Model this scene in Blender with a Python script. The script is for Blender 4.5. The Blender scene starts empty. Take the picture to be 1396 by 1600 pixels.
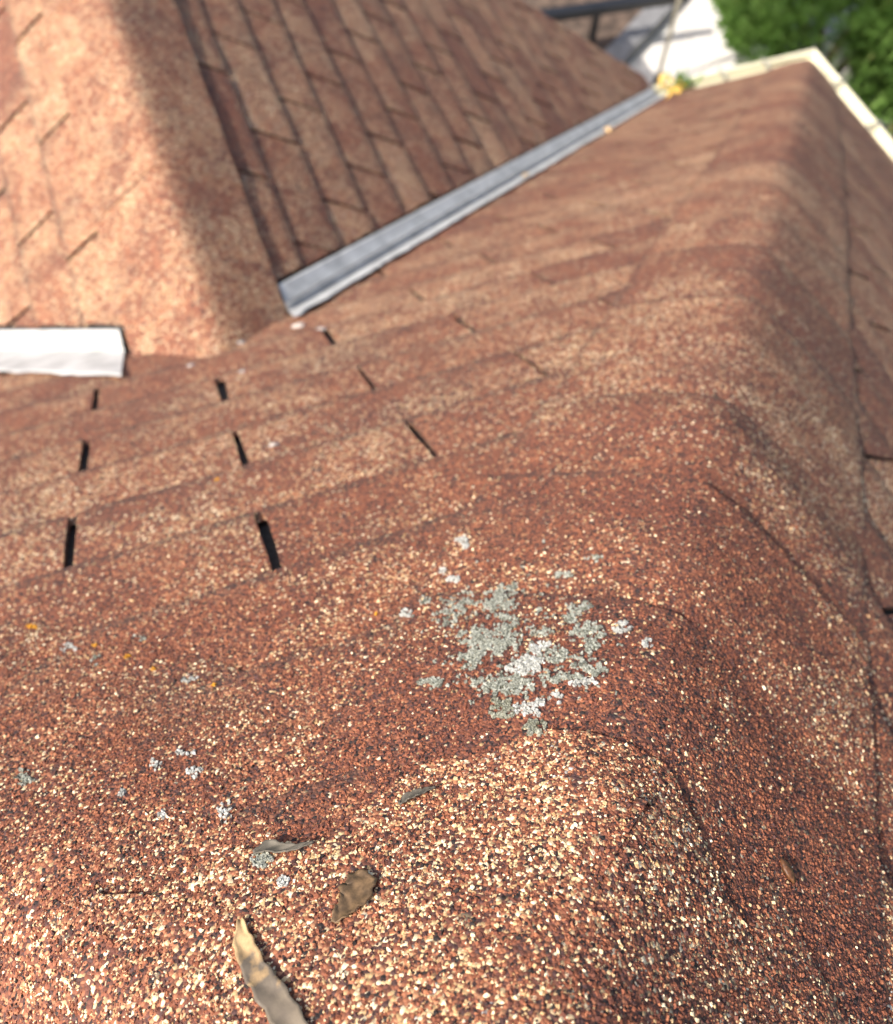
import bpy, bmesh, math, random
import numpy as np
from mathutils import Vector, noise
from mathutils.bvhtree import BVHTree

random.seed(7)
rng = np.random.default_rng(11)
scene = bpy.context.scene
COL = scene.collection

# ---------------------------------------------------------------- camera, sky, sun, exposure
U = 0.385                      # metres per survey unit
H = 5.34                       # camera height above the ground
CAM = Vector((0, 0, H))
R = np.array([[0.9361360, -0.2955797, 0.1904782],
              [-0.3499186, -0.8365524, 0.4215887],
              [0.0347320, -0.4613162, -0.8865557]])   # columns: right, down, forward
cam_data = bpy.data.cameras.new("camera")
cam = bpy.data.objects.new("camera", cam_data)
COL.objects.link(cam)
from mathutils import Matrix
M3 = Matrix(((R[0][0], -R[0][1], -R[0][2]), (R[1][0], -R[1][1], -R[1][2]), (R[2][0], -R[2][1], -R[2][2])))
cam.matrix_world = Matrix.Translation(CAM) @ M3.to_4x4()
cam_data.sensor_fit = 'HORIZONTAL'
cam_data.sensor_width = 36.0
cam_data.lens = 36.0 * 1400 / 1396
cam_data.clip_start = 0.01
cam_data.clip_end = 2000
cam_data.dof.use_dof = True
cam_data.dof.focus_distance = 0.40
cam_data.dof.aperture_fstop = 9.0
scene.camera = cam

SUN = Vector((-0.665, -0.09, 0.74)).normalized()      # towards the sun
world = bpy.data.worlds.new("World")
scene.world = world
world.use_nodes = True
wn = world.node_tree.nodes
sky = wn.new('ShaderNodeTexSky')
sky.sky_type = 'NISHITA'
sky.sun_disc = False
sky.air_density = 0.8
sky.dust_density = 4.0
sky.ozone_density = 0.6
sky.sun_elevation = math.asin(SUN.z)
sky.sun_rotation = math.atan2(SUN.x, SUN.y)
wn['Background'].inputs['Strength'].default_value = 0.15
world.node_tree.links.new(sky.outputs[0], wn['Background'].inputs['Color'])
sl = bpy.data.lights.new("sun", 'SUN')
sl.energy = 4.2
sl.angle = math.radians(0.55)
sl.color = (1.0, 0.93, 0.83)
sun = bpy.data.objects.new("sun", sl)
sun.rotation_euler = SUN.to_track_quat('Z', 'Y').to_euler()
sun.location = (-6, -2, 14)
COL.objects.link(sun)
scene.view_settings.view_transform = 'Standard'
scene.view_settings.look = 'None'
scene.view_settings.gamma = 1.0
scene.view_settings.exposure = 0.76
scene.cycles.use_denoising = True

# ---------------------------------------------------------------- materials
def mat(name):
    m = bpy.data.materials.new(name)
    m.use_nodes = True
    nt = m.node_tree
    return m, nt, nt.nodes['Principled BSDF']

def N(nt, t, **kw):
    n = nt.nodes.new(t)
    for k, v in kw.items():
        setattr(n, k, v)
    return n

def math_node(nt, op, a, b=None, clamp=False):
    n = N(nt, 'ShaderNodeMath', operation=op, use_clamp=clamp)
    for i, v in enumerate((a, b)):
        if v is None:
            continue
        if isinstance(v, (int, float)):
            n.inputs[i].default_value = v
        else:
            nt.links.new(v, n.inputs[i])
    return n.outputs[0]

def mapr(nt, v, a, b, c, d):
    n = N(nt, 'ShaderNodeMapRange')
    nt.links.new(v, n.inputs[0])
    for i, x in enumerate((a, b, c, d)):
        n.inputs[i + 1].default_value = x
    return n.outputs[0]

def ramp(nt, fac, stops, interp='LINEAR'):
    n = N(nt, 'ShaderNodeValToRGB')
    r = n.color_ramp
    r.interpolation = interp
    while len(r.elements) < len(stops):
        r.elements.new(0.5)
    for e, (p, c) in zip(r.elements, stops):
        e.position = p
        e.color = (*c, 1)
    nt.links.new(fac, n.inputs[0])
    return n.outputs[0]

def mixc(nt, fac, a, b, blend='MIX'):
    n = N(nt, 'ShaderNodeMix', data_type='RGBA', blend_type=blend)
    for s, v in ((n.inputs[0], fac), (n.inputs[6], a), (n.inputs[7], b)):
        if isinstance(v, (int, float)):
            s.default_value = v
        elif isinstance(v, tuple):
            s.default_value = (*v, 1)
        else:
            nt.links.new(v, s)
    return n.outputs[2]

REDS = [(0.0, (0.026, 0.020, 0.019)), (0.07, (0.080, 0.038, 0.034)), (0.20, (0.135, 0.050, 0.034)),
        (0.40, (0.228, 0.080, 0.044)), (0.64, (0.335, 0.130, 0.067)), (0.83, (0.470, 0.228, 0.120)),
        (0.965, (0.46, 0.42, 0.38))]

def granule_colour(nt, rnd1, rnd2, rnd3, src='OBJECT'):
    """mix of red, brown, orange, black and cream granules; the share of cream follows the shingle's colour blend"""
    geo = N(nt, 'ShaderNodeNewGeometry')
    sd = N(nt, 'ShaderNodeAttribute', attribute_name='seed', attribute_type=src)
    cmb = N(nt, 'ShaderNodeCombineXYZ')
    nt.links.new(sd.outputs['Fac'], cmb.inputs[0])
    nt.links.new(math_node(nt, 'MULTIPLY', sd.outputs['Fac'], 0.63), cmb.inputs[1])
    base = N(nt, 'ShaderNodeVectorMath', operation='ADD')
    nt.links.new(geo.outputs['Position'], base.inputs[0])
    nt.links.new(cmb.outputs[0], base.inputs[1])
    def nz(scale, detail, off):
        v = N(nt, 'ShaderNodeVectorMath', operation='ADD')
        nt.links.new(base.outputs[0], v.inputs[0])
        v.inputs[1].default_value = off
        n = N(nt, 'ShaderNodeTexNoise')
        n.inputs['Scale'].default_value = scale
        n.inputs['Detail'].default_value = detail
        n.inputs['Roughness'].default_value = 0.6
        nt.links.new(v.outputs[0], n.inputs['Vector'])
        return n.outputs['Fac']
    big = nz(7.0, 3.0, (3.1, 0.7, 0.0))
    mid = nz(24.0, 2.0, (0.0, 5.0, 1.0))
    att = N(nt, 'ShaderNodeAttribute', attribute_name='tone', attribute_type=src)
    cream = math_node(nt, 'ADD', mapr(nt, big, 0.38, 0.66, 0.02, 0.20), mapr(nt, mid, 0.35, 0.7, -0.05, 0.07))
    cream = math_node(nt, 'ADD', cream, att.outputs['Fac'])
    cream = math_node(nt, 'MAXIMUM', cream, 0.03)
    is_cream = math_node(nt, 'LESS_THAN', rnd1, cream)
    dark = nz(11.0, 3.0, (9.0, 2.0, 4.0))
    r2 = math_node(nt, 'MULTIPLY', rnd2, mapr(nt, dark, 0.36, 0.58, 0.74, 1.0))
    r2 = math_node(nt, 'MULTIPLY', r2, mapr(nt, att.outputs['Fac'], -0.12, 0.08, 0.76, 1.0))
    reds = ramp(nt, r2, REDS, 'CONSTANT')
    creams = ramp(nt, rnd3, [(0.0, (0.56, 0.34, 0.16)), (0.5, (0.70, 0.50, 0.27)), (1.0, (0.83, 0.69, 0.47))])
    c = mixc(nt, is_cream, reds, creams)
    dn = N(nt, 'ShaderNodeTexNoise')          # grime settled in irregular patches
    dn.inputs['Scale'].default_value = 6.5
    dn.inputs['Detail'].default_value = 6
    dn.inputs['Roughness'].default_value = 0.65
    nt.links.new(geo.outputs['Position'], dn.inputs['Vector'])
    c = mixc(nt, mapr(nt, dn.outputs['Fac'], 0.52, 0.70, 0.0, 0.34), c, (0.095, 0.058, 0.045))
    v = mapr(nt, rnd3, 0, 1, 0.8, 1.2)
    hs = N(nt, 'ShaderNodeHueSaturation')
    nt.links.new(c, hs.inputs['Color'])
    nt.links.new(v, hs.inputs['Value'])
    return hs.outputs['Color'], geo

def shingle_material():
    m, nt, b = mat("shingle_granules")
    geo = N(nt, 'ShaderNodeNewGeometry')
    vor = N(nt, 'ShaderNodeTexVoronoi', feature='F1')
    vor.inputs['Scale'].default_value = 560
    nt.links.new(geo.outputs['Position'], vor.inputs['Vector'])
    sep = N(nt, 'ShaderNodeSeparateColor')
    nt.links.new(vor.outputs['Color'], sep.inputs[0])
    col, _ = granule_colour(nt, sep.outputs[0], sep.outputs[1], sep.outputs[2])
    gap = mapr(nt, vor.outputs['Distance'], 0.56, 0.80, 0.0, 0.45)
    col = mixc(nt, gap, col, (0.022, 0.018, 0.017))
    # black asphalt where granules have been washed off
    n2 = N(nt, 'ShaderNodeTexNoise')
    n2.inputs['Scale'].default_value = 95
    n2.inputs['Detail'].default_value = 3
    nt.links.new(geo.outputs['Position'], n2.inputs['Vector'])
    bare = mapr(nt, n2.outputs['Fac'], 0.66, 0.70, 0.0, 0.75)
    col = mixc(nt, bare, col, (0.028, 0.026, 0.028))
    # granules rubbed off along the exposed edges
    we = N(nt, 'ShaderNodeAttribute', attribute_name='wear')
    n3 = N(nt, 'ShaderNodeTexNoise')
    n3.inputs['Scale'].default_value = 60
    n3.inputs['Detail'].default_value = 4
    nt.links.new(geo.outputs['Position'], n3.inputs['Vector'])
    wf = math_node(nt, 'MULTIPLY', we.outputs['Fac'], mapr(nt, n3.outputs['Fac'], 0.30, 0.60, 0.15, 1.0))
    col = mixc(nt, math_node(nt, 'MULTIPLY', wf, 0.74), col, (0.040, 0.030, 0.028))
    nt.links.new(col, b.inputs['Base Color'])
    b.inputs['Roughness'].default_value = 0.78
    b.inputs['Specular IOR Level'].default_value = 0.35
    hgt = math_node(nt, 'ADD', mapr(nt, vor.outputs['Distance'], 0.0, 0.8, 1.0, 0.0),
                    math_node(nt, 'MULTIPLY', sep.outputs[1], 0.5))
    bp = N(nt, 'ShaderNodeBump')
    bp.inputs['Strength'].default_value = 0.55
    bp.inputs['Distance'].default_value = 0.0011
    nt.links.new(hgt, bp.inputs['Height'])
    nt.links.new(bp.outputs[0], b.inputs['Normal'])
    return m

def loose_granule_material():
    m, nt, b = mat("granule_stone")
    a = N(nt, 'ShaderNodeAttribute', attribute_name='rnd')
    sep = N(nt, 'ShaderNodeSeparateXYZ')
    nt.links.new(a.outputs['Vector'], sep.inputs[0])
    col, _ = granule_colour(nt, sep.outputs[0], sep.outputs[1], sep.outputs[2], 'GEOMETRY')
    nt.links.new(col, b.inputs['Base Color'])
    b.inputs['Roughness'].default_value = 0.85
    b.inputs['Specular IOR Level'].default_value = 0.25
    return m

def simple(name, col, rough=0.6, metal=0.0, scale=None, amt=0.25, bump=0.0, bdist=0.002, detail=4, spec=0.5):
    m, nt, b = mat(name)
    b.inputs['Roughness'].default_value = rough
    b.inputs['Metallic'].default_value = metal
    b.inputs['Specular IOR Level'].default_value = spec
    if scale:
        geo = N(nt, 'ShaderNodeNewGeometry')
        n = N(nt, 'ShaderNodeTexNoise')
        n.inputs['Scale'].default_value = scale
        n.inputs['Detail'].default_value = detail
        nt.links.new(geo.outputs['Position'], n.inputs['Vector'])
        lo = tuple(c * (1 - amt) for c in col)
        hi = tuple(min(1, c * (1 + amt)) for c in col)
        nt.links.new(ramp(nt, n.outputs['Fac'], [(0.3, lo), (0.7, hi)]), b.inputs['Base Color'])
        if bump:
            bp = N(nt, 'ShaderNodeBump')
            bp.inputs['Strength'].default_value = bump
            bp.inputs['Distance'].default_value = bdist
            nt.links.new(n.outputs['Fac'], bp.inputs['Height'])
            nt.links.new(bp.outputs[0], b.inputs['Normal'])
    else:
        b.inputs['Base Color'].default_value = (*col, 1)
    return m

M_SH = shingle_material()
M_GR = loose_granule_material()
M_DECK = simple("bare_asphalt", (0.034, 0.031, 0.029), 0.85, scale=300, amt=0.5, bump=0.6)
M_METAL = simple("weathered_galvanised_metal", (0.46, 0.46, 0.45), 0.6, metal=0.1, scale=26, amt=0.22, bump=0.25, bdist=0.003)
M_GUTTER = simple("cream_gutter_paint", (0.70, 0.66, 0.48), 0.45, scale=9, amt=0.06)
M_JOINT = simple("gutter_joint_grey", (0.25, 0.24, 0.20), 0.6)
M_WALL = simple("white_siding", (0.72, 0.70, 0.66), 0.6, scale=3, amt=0.05)
M_CONC = simple("pale_concrete", (0.60, 0.575, 0.54), 0.85, scale=5, amt=0.10, detail=8, bump=0.2)
M_KERB = simple("kerb_shade_grey", (0.17, 0.17, 0.175), 0.8, scale=12, amt=0.25, bump=0.3)  # the kerb's shade is put into this dark base colour
M_SOIL = simple("brown_soil", (0.085, 0.058, 0.042), 0.95, scale=9, amt=0.6, bump=0.8, bdist=0.03)
M_GRASS = simple("lawn", (0.06, 0.10, 0.03), 0.9, scale=3, amt=0.4)
M_BLACK = simple("black_paint", (0.012, 0.012, 0.013), 0.45)
M_POLE = simple("weathered_cream_pole", (0.42, 0.38, 0.29), 0.6, scale=6, amt=0.15)
M_SHADE_FENCE = simple("stained_timber", (0.13, 0.085, 0.055), 0.8, scale=8, amt=0.3)
def lichen_material(name, lo, hi):
    m, nt, b = mat(name)
    geo = N(nt, 'ShaderNodeNewGeometry')
    n = N(nt, 'ShaderNodeTexNoise')
    n.inputs['Scale'].default_value = 900
    n.inputs['Detail'].default_value = 3
    nt.links.new(geo.outputs['Position'], n.inputs['Vector'])
    a = N(nt, 'ShaderNodeAttribute', attribute_name='rnd')
    f = math_node(nt, 'ADD', math_node(nt, 'MULTIPLY', a.outputs['Fac'], 0.75), mapr(nt, n.outputs['Fac'], 0.3, 0.7, -0.1, 0.35))
    nt.links.new(ramp(nt, f, [(0.05, lo), (0.95, hi)]), b.inputs['Base Color'])
    b.inputs['Roughness'].default_value = 0.95
    b.inputs['Specular IOR Level'].default_value = 0.1
    bp = N(nt, 'ShaderNodeBump')
    bp.inputs['Strength'].default_value = 0.8
    bp.inputs['Distance'].default_value = 0.0008
    nt.links.new(n.outputs['Fac'], bp.inputs['Height'])
    nt.links.new(bp.outputs[0], b.inputs['Normal'])
    return m
M_LICH = lichen_material("grey_lichen", (0.085, 0.088, 0.065), (0.43, 0.44, 0.38))
M_LICHW = lichen_material("white_lichen", (0.20, 0.20, 0.18), (0.56, 0.56, 0.52))
M_LICHD = lichen_material("olive_lichen", (0.09, 0.09, 0.06), (0.36, 0.36, 0.29))
M_LICHO = simple("orange_lichen", (0.50, 0.24, 0.03), 0.9, scale=420, amt=0.3, spec=0.1)
M_SEAL = simple("white_sealant", (0.42, 0.37, 0.33), 0.8, scale=60, amt=0.2, bump=0.5)
M_YLEAF = simple("yellow_leaf", (0.68, 0.43, 0.09), 0.6, scale=40, amt=0.25)
M_TLEAF = simple("tan_leaf", (0.50, 0.33, 0.15), 0.7, scale=60, amt=0.25)

def strip_material():
    m, nt, b = mat("dry_tan_leaf_skin")
    geo = N(nt, 'ShaderNodeNewGeometry')
    n = N(nt, 'ShaderNodeTexNoise')
    n.inputs['Scale'].default_value = 130
    n.inputs['Detail'].default_value = 6
    nt.links.new(geo.outputs['Position'], n.inputs['Vector'])
    at = N(nt, 'ShaderNodeAttribute', attribute_name='along')
    f = math_node(nt, 'ADD', at.outputs['Fac'], mapr(nt, n.outputs['Fac'], 0.3, 0.7, -0.25, 0.25))
    c = ramp(nt, f, [(0.1, (0.50, 0.34, 0.17)), (0.35, (0.30, 0.20, 0.10)), (0.5, (0.12, 0.095, 0.07)), (0.9, (0.17, 0.135, 0.095))])
    nt.links.new(c, b.inputs['Base Color'])
    b.inputs['Roughness'].default_value = 0.55
    bp = N(nt, 'ShaderNodeBump')
    bp.inputs['Strength'].default_value = 0.5
    bp.inputs['Distance'].default_value = 0.0008
    nt.links.new(n.outputs['Fac'], bp.inputs['Height'])
    nt.links.new(bp.outputs[0], b.inputs['Normal'])
    return m
M_STRIP = strip_material()
M_SCRAP = simple("brown_leaf_scrap", (0.125, 0.075, 0.036), 0.6, scale=220, amt=0.5, bump=0.6, bdist=0.0007)
M_SLIVER = simple("grey_bark_sliver", (0.095, 0.082, 0.062), 0.7, scale=160, amt=0.4, bump=0.5, bdist=0.0006)
M_SEED = simple("rust_brown_husk", (0.10, 0.040, 0.014), 0.5, scale=500, amt=0.6, bump=0.6, bdist=0.0006)

# ---------------------------------------------------------------- small helpers
def link(o, parent=None):
    COL.objects.link(o)
    if parent:
        o.parent = parent
    return o

def mesh_obj(name, verts, faces, material, parent=None, smooth=True):
    me = bpy.data.meshes.new(name)
    me.from_pydata([tuple(v) for v in verts], [], faces)
    me.update()
    if smooth:
        me.shade_smooth()
    me.materials.append(material)
    return link(bpy.data.objects.new(name, me), parent)

def bm_obj(name, bm, material, parent=None, smooth=False):
    me = bpy.data.meshes.new(name)
    bmesh.ops.recalc_face_normals(bm, faces=bm.faces)
    bm.to_mesh(me)
    bm.free()
    if smooth:
        me.shade_smooth()
    me.materials.append(material)
    return link(bpy.data.objects.new(name, me), parent)

def tag(o, label, cat, group=None):
    o['label'] = label
    o['category'] = cat
    if group:
        o['group'] = group
    return o

def empty(name, loc=(0, 0, 0)):
    o = bpy.data.objects.new(name, None)
    o.empty_display_size = 0.1
    o.location = loc
    COL.objects.link(o)
    return o

def wpt(x, y, z):
    """survey units -> world metres"""
    return Vector((x * U, y * U, z * U + H))

def ray_dir(u, v):
    d = R @ np.array([u - 698.0, v - 800.0, 1400.0])
    return Vector(d).normalized()

def on_height(u, v, z):
    d = ray_dir(u, v)
    k = (z - H) / d.z
    return CAM + d * k

def project(P):
    q = R.T @ np.array([P[0], P[1], P[2] - H])
    if q[2] < 0.01:
        return None
    return 698 + 1400 * q[0] / q[2], 800 + 1400 * q[1] / q[2], q[2]

def fbm(p, s, seed=0.0):
    return noise.noise(Vector((p[0] * s + seed, p[1] * s - seed * 0.7, p[2] * s + 3.3)))

def box(bm, c, size, rotz=0.0):
    m = Matrix.Translation(c) @ Matrix.Rotation(rotz, 4, 'Z') @ Matrix.Diagonal((*size, 1))
    bmesh.ops.create_cube(bm, size=1.0, matrix=m)

# ---------------------------------------------------------------- roof geometry
T = math.tan(math.radians(38)); CS = math.cos(math.radians(38)); SN = math.sin(math.radians(38))
HH = 0.20                       # offset of the near hip:  x = y + HH
H2 = -0.19                      # far hip:  x + y = H2
YE = 7.5                        # eave
ZE = -1 - T * YE
XW, YR = 0.0143, 2.17           # wing ridge
ZR = -1 - T * YR
TC = 0.733; TD = 0.781
AC = math.atan(TC); AD = math.atan(TD)
YRAKE = 7.75

class Slope:
    def __init__(self, origin, sdir, tdir):
        self.o = origin; self.s = sdir.normalized(); self.t = tdir.normalized()
        self.n = self.s.cross(self.t)
        if self.n.z < 0:
            self.n = -self.n
    def at(self, s, t, h=0.0):            # metres
        p = self.o + self.s * s + self.t * t
        return p + self.n * (h + self.wave(p))
    def wave(self, p):
        return 0.0020 * fbm(p, 5.0) + 0.0008 * fbm(p, 14.0, 5.0)

SA = Slope(wpt(0, 0, -1), Vector((1, 0, 0)), Vector((0, 1, -T)))
SB = Slope(wpt(HH, 0, -1), Vector((0, 1, 0)), Vector((1, 0, -T)))
SE = Slope(wpt(H2, 0, -1), Vector((0, 1, 0)), Vector((-1, 0, -T)))
SC = Slope(wpt(XW, 0, ZR), Vector((0, 1, 0)), Vector((1, 0, -TC)))
SD = Slope(wpt(XW, 0, ZR), Vector((0, 1, 0)), Vector((-1, 0, -TD)))

ground_z = 0.0
house = empty("house", (0, 0, 0))
tag(house, "house with red brown asphalt shingle hip roof, joined wing and cream gutters", "house")

def deck(name, pts, drop=0.0015):
    """roof slope: a solid sheet under the shingles"""
    n = (pts[1] - pts[0]).cross(pts[2] - pts[0]).normalized()
    if n.z < 0:
        n = -n
    bm = bmesh.new()
    vs = [bm.verts.new(p - n * 0.004) for p in pts]
    f = bm.faces.new(vs)
    lo = [bm.verts.new(p - n * 0.03) for p in pts]
    k = len(pts)
    bm.faces.new(lo[::-1])
    for i in range(k):
        bm.faces.new((vs[i], lo[i], lo[(i + 1) % k], vs[(i + 1) % k]))
    return bm_obj(name, bm, M_DECK, house)

APX = wpt((HH + H2) / 2, (H2 - HH) / 2, -1 - T * (H2 - HH) / 2)
XE_B = YE + HH; XE_E = H2 - YE
YB = -9.0
deckA = deck("roof_slope", [APX, wpt(XE_B, YE, ZE), wpt(XE_E, YE, ZE)])
deckB = deck("roof_slope", [APX, wpt((HH + H2) / 2, YB, APX.z / U - H / U), wpt(XE_B, YB, ZE), wpt(XE_B, YE, ZE)])
deckE = deck("roof_slope", [APX, wpt(XE_E, YE, ZE), wpt(XE_E, YB, ZE), wpt((HH + H2) / 2, YB, APX.z / U - H / U)])
XCE = 5.55; ZCE = ZR - TC * (XCE - XW)
XDE = -5.3; ZDE = ZR - TD * (XW - XDE)
vyC = lambda x: YR + (x - XW) * TC / T
vyD = lambda x: YR + (XW - x) * TD / T
deckC = deck("roof_slope", [wpt(XW, YR, ZR), wpt(XCE, vyC(XCE), ZCE), wpt(XCE, YRAKE, ZCE), wpt(XW, YRAKE, ZR)])
deckD = deck("roof_slope", [wpt(XW, YR, ZR), wpt(XW, YRAKE, ZR), wpt(XDE, YRAKE, ZDE), wpt(XDE, vyD(XDE), ZDE)])

surf_meshes = []      # everything granules can lie on

def tab_bm(sl, s0, s1, t0, t1, cuts, jit=0.0012, top=0.012, h0=0.0010, h1=0.0062):
    bm = bmesh.new()
    ns = 7
    VS = [0.0, 0.3, 0.6, 0.86, 0.94, 1.0]
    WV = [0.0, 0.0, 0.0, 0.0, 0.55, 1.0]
    nt_ = len(VS) - 1
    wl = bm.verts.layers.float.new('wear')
    cl = [random.uniform(-0.0004, 0.0012) for _ in range(2)]
    grid = []
    tt0 = t0 - top
    for j in range(nt_ + 1):
        v = VS[j]
        row = []
        for i in range(ns + 1):
            a = i / ns
            s = s0 + (s1 - s0) * a + random.uniform(-jit, jit) * (0.5 if 0 < i < ns else 1)
            t = tt0 + (t1 - tt0) * v + (random.uniform(-jit, jit) if j == nt_ else 0)
            frac = (t - t0) / (t1 - t0)
            hgt = h0 + (h1 - h0) * (frac + 0.30 * math.sin(math.pi * min(1, max(0, frac))))
            hgt += (cl[0] * (1 - a) ** 3 + cl[1] * a ** 3) * max(0, frac) ** 2
            nv_ = bm.verts.new(sl.at(s, t, hgt))
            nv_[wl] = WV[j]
            row.append(nv_)
        grid.append(row)
    for j in range(nt_):
        for i in range(ns):
            bm.faces.new((grid[j][i], grid[j][i + 1], grid[j + 1][i + 1], grid[j + 1][i]))
    # skirts: butt edge and both sides
    edge = [grid[j][0] for j in range(nt_ + 1)] + grid[nt_][1:] + [grid[j][ns] for j in range(nt_ - 1, -1, -1)]
    low = [bm.verts.new(v.co - sl.n * 0.0062) for v in edge]
    edge = [bm.verts.new(v.co) for v in edge]
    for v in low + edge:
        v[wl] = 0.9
    for k in range(len(edge) - 1):
        bm.faces.new((edge[k], low[k], low[k + 1], edge[k + 1]))
    for co, no in cuts:
        g = bm.verts[:] + bm.edges[:] + bm.faces[:]
        bmesh.ops.bisect_plane(bm, geom=g, dist=1e-6, plane_co=co, plane_no=no, clear_outer=True)
        if not bm.faces:
            bm.free()
            return None
    return bm

def in_frame(P, m=70):
    q = project(P)
    return q is not None and -m < q[0] < 1396 + m and -m < q[1] < 1600 + m

def lay(slope, deck_obj, butts, slots, spacing, srange, cuts_fn, slot_w=0.0062, tone=(0.0, 0.045)):
    """butts: list of butt positions (t, metres, first = top); slots(k): offset of slots"""
    rest = bmesh.new()
    for k in range(1, len(butts)):
        t0, t1 = butts[k - 1], butts[k]
        off = slots(k)
        sw = slot_w * (1 + 0.5 * min(1, max(0, (t0 - 0.4) / 0.4)))
        i0 = math.floor((srange[0] - off) / spacing) - 1
        i1 = math.ceil((srange[1] - off) / spacing) + 1
        for i in range(i0, i1):
            a = off + i * spacing + sw / 2 + random.uniform(-0.0015, 0.0015)
            b = off + (i + 1) * spacing - sw / 2 + random.uniform(-0.0015, 0.0015)
            mid = slope.at((a + b) / 2, (t0 + t1) / 2)
            corners = [slope.at(s, t) for s in (a, (a + b) / 2, b) for t in (t0, t1)]
            cuts = cuts_fn((a + b) / 2, (t0 + t1) / 2)
            if cuts is None or b < srange[0] or a > srange[1]:
                continue
            sets = cuts if isinstance(cuts, tuple) else (cuts,)
            st = random.getstate()
            for cs_ in sets:
              random.setstate(st)
              bm = tab_bm(slope, a, b, t0, t1 + random.uniform(-0.0015, 0.0015), cs_)
              if bm is None:
                continue
              if any(in_frame(c, 25) for c in corners):
                o = bm_obj("shingle", bm, M_SH, deck_obj, True)
                o['tone'] = max(-0.11, min(0.13, random.gauss(*tone)))
                o['seed'] = random.uniform(0, 40)
                if mid.z > H - 0.95 and (mid - CAM).length < 1.3:
                    surf_meshes.append(o)
              else:
                me = bpy.data.meshes.new("tmp")
                bm.to_mesh(me)
                rest.from_mesh(me)
                bpy.data.meshes.remove(me)
                bm.free()
    if rest.faces:
        o = bm_obj("shingles", rest, M_SH, deck_obj, True)
        o['kind'] = "stuff"
    else:
        rest.free()

# cutting planes (plane point, outward normal)
hip1_dir = Vector((1, 1, -T)).normalized(); hip2_dir = Vector((-1, 1, -T)).normalized()
def cutA(s, t):
    y = t * CS / U; x = s / U
    if x > y + HH or x + y < H2:
        return None
    c = [(wpt(HH - 0.28, 0, -1), Vector((1, -1, 0)).normalized()), (wpt(H2 + 0.28, 0, -1), Vector((-1, -1, 0)).normalized()),
         (wpt(0, YE + 0.04, -1), Vector((0, 1, 0)))]
    right = (wpt(XW, YR - 0.02, -1), Vector((-TC / T, 1, 0)).normalized())
    left = (wpt(XW, YR - 0.02, -1), Vector((TD / T, 1, 0)).normalized())
    if abs(x - XW) < 0.42:
        if y > YR + 0.9:
            return None
        return (c + [right, (wpt(XW, 0, 0), Vector((-1, 0, 0)))], c + [left, (wpt(XW, 0, 0), Vector((1, 0, 0)))])
    if y > (vyC(x) if x > XW else vyD(x)) + 0.6:
        return None
    return c + [right if x > XW else left]

exA = 0.302
lay(SA, deckA, [(-0.30 + exA * k) * U for k in range(0, 33)],
    lambda k: (0.0 if k % 2 == 1 and k > 3 else 0.415) * U - 0.01 * U, 0.83 * U, (-4.2 * U, 8 * U), cutA, tone=(0.01, 0.04))

def cutB(s, t):
    y = s / U; x = t * CS / U + HH
    if y > x - HH + 0.4:
        return None
    return [(wpt(HH + 0.28, 0, -1), Vector((-1, 1, 0)).normalized()), (wpt(XE_B + 0.04, 0, 0), Vector((1, 0, 0))),
            (wpt((HH + H2) / 2 + 0.15, 0, 0), Vector((-1, 0, 0)))]
exB = 0.288
offB = {3: 0.37, 5: 0.30, 6: 0.30, 7: 0.77, 14: 2.18, 15: 1.77, 16: 2.70}
lay(SB, deckB, [(0.02 + exB * k) * U for k in range(0, 34)],
    lambda k: offB.get(k, 0.77 + (0.4 if k % 2 == 0 else 0)) * U, 0.80 * U, (-2.5 * U, 7.4 * U), cutB)

def cutE(s, t):
    y = s / U; x = -t * CS / U + H2
    if y > H2 - x + 0.4:
        return None
    return [(wpt(H2 - 0.28, 0, -1), Vector((1, 1, 0)).normalized()), (wpt((HH + H2) / 2 - 0.15, 0, 0), Vector((1, 0, 0)))]
lay(SE, deckE, [(0.05 + exB * k) * U for k in range(0, 12)],
    lambda k: (0.0 if k % 2 else 0.4) * U, 0.80 * U, (-2.5 * U, 3.0 * U), cutE)

exC = 0.288
def cutC(s, t):
    y = s / U; x = XW + t * math.cos(AC) / U
    if y < vyC(x) - 0.6:
        return None
    return [(wpt(XW + 0.02, YR + 0.20, -1), Vector((TC / T, -1, 0)).normalized()), (wpt(0, YRAKE + 0.03, 0), Vector((0, 1, 0))),  # valley cut set back: dark deck strip stands in for the shingle edge's shadow
            (wpt(XCE + 0.05, 0, 0), Vector((1, 0, 0))), (wpt(XW + 0.15, 0, 0), Vector((-1, 0, 0)))]
lay(SC, deckC, [(-0.01 + exC * k) * U for k in range(0, 25)],
    lambda k: (3.35 if k % 2 == 0 else 2.95) * U, 0.775 * U, (2.0 * U, 7.9 * U), cutC, tone=(0.02, 0.04), slot_w=0.0095)

def cutD(s, t):
    y = s / U; x = XW - t * math.cos(AD) / U
    if y < vyD(x) - 0.6:
        return None
    return [(wpt(XW - 0.02, YR + 0.17, -1), Vector((-TD / T, -1, 0)).normalized()), (wpt(0, YRAKE + 0.03, 0), Vector((0, 1, 0))), (wpt(XW - 0.15, 0, 0), Vector((1, 0, 0)))]
lay(SD, deckD, [(0.05 + 0.293 * k) * U for k in range(0, 14)],
    lambda k: (3.19 if k % 2 == 0 else 3.55) * U, 0.785 * U, (2.0 * U, 7.9 * U), cutD, tone=(0.06, 0.03), slot_w=0.0105)

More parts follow.
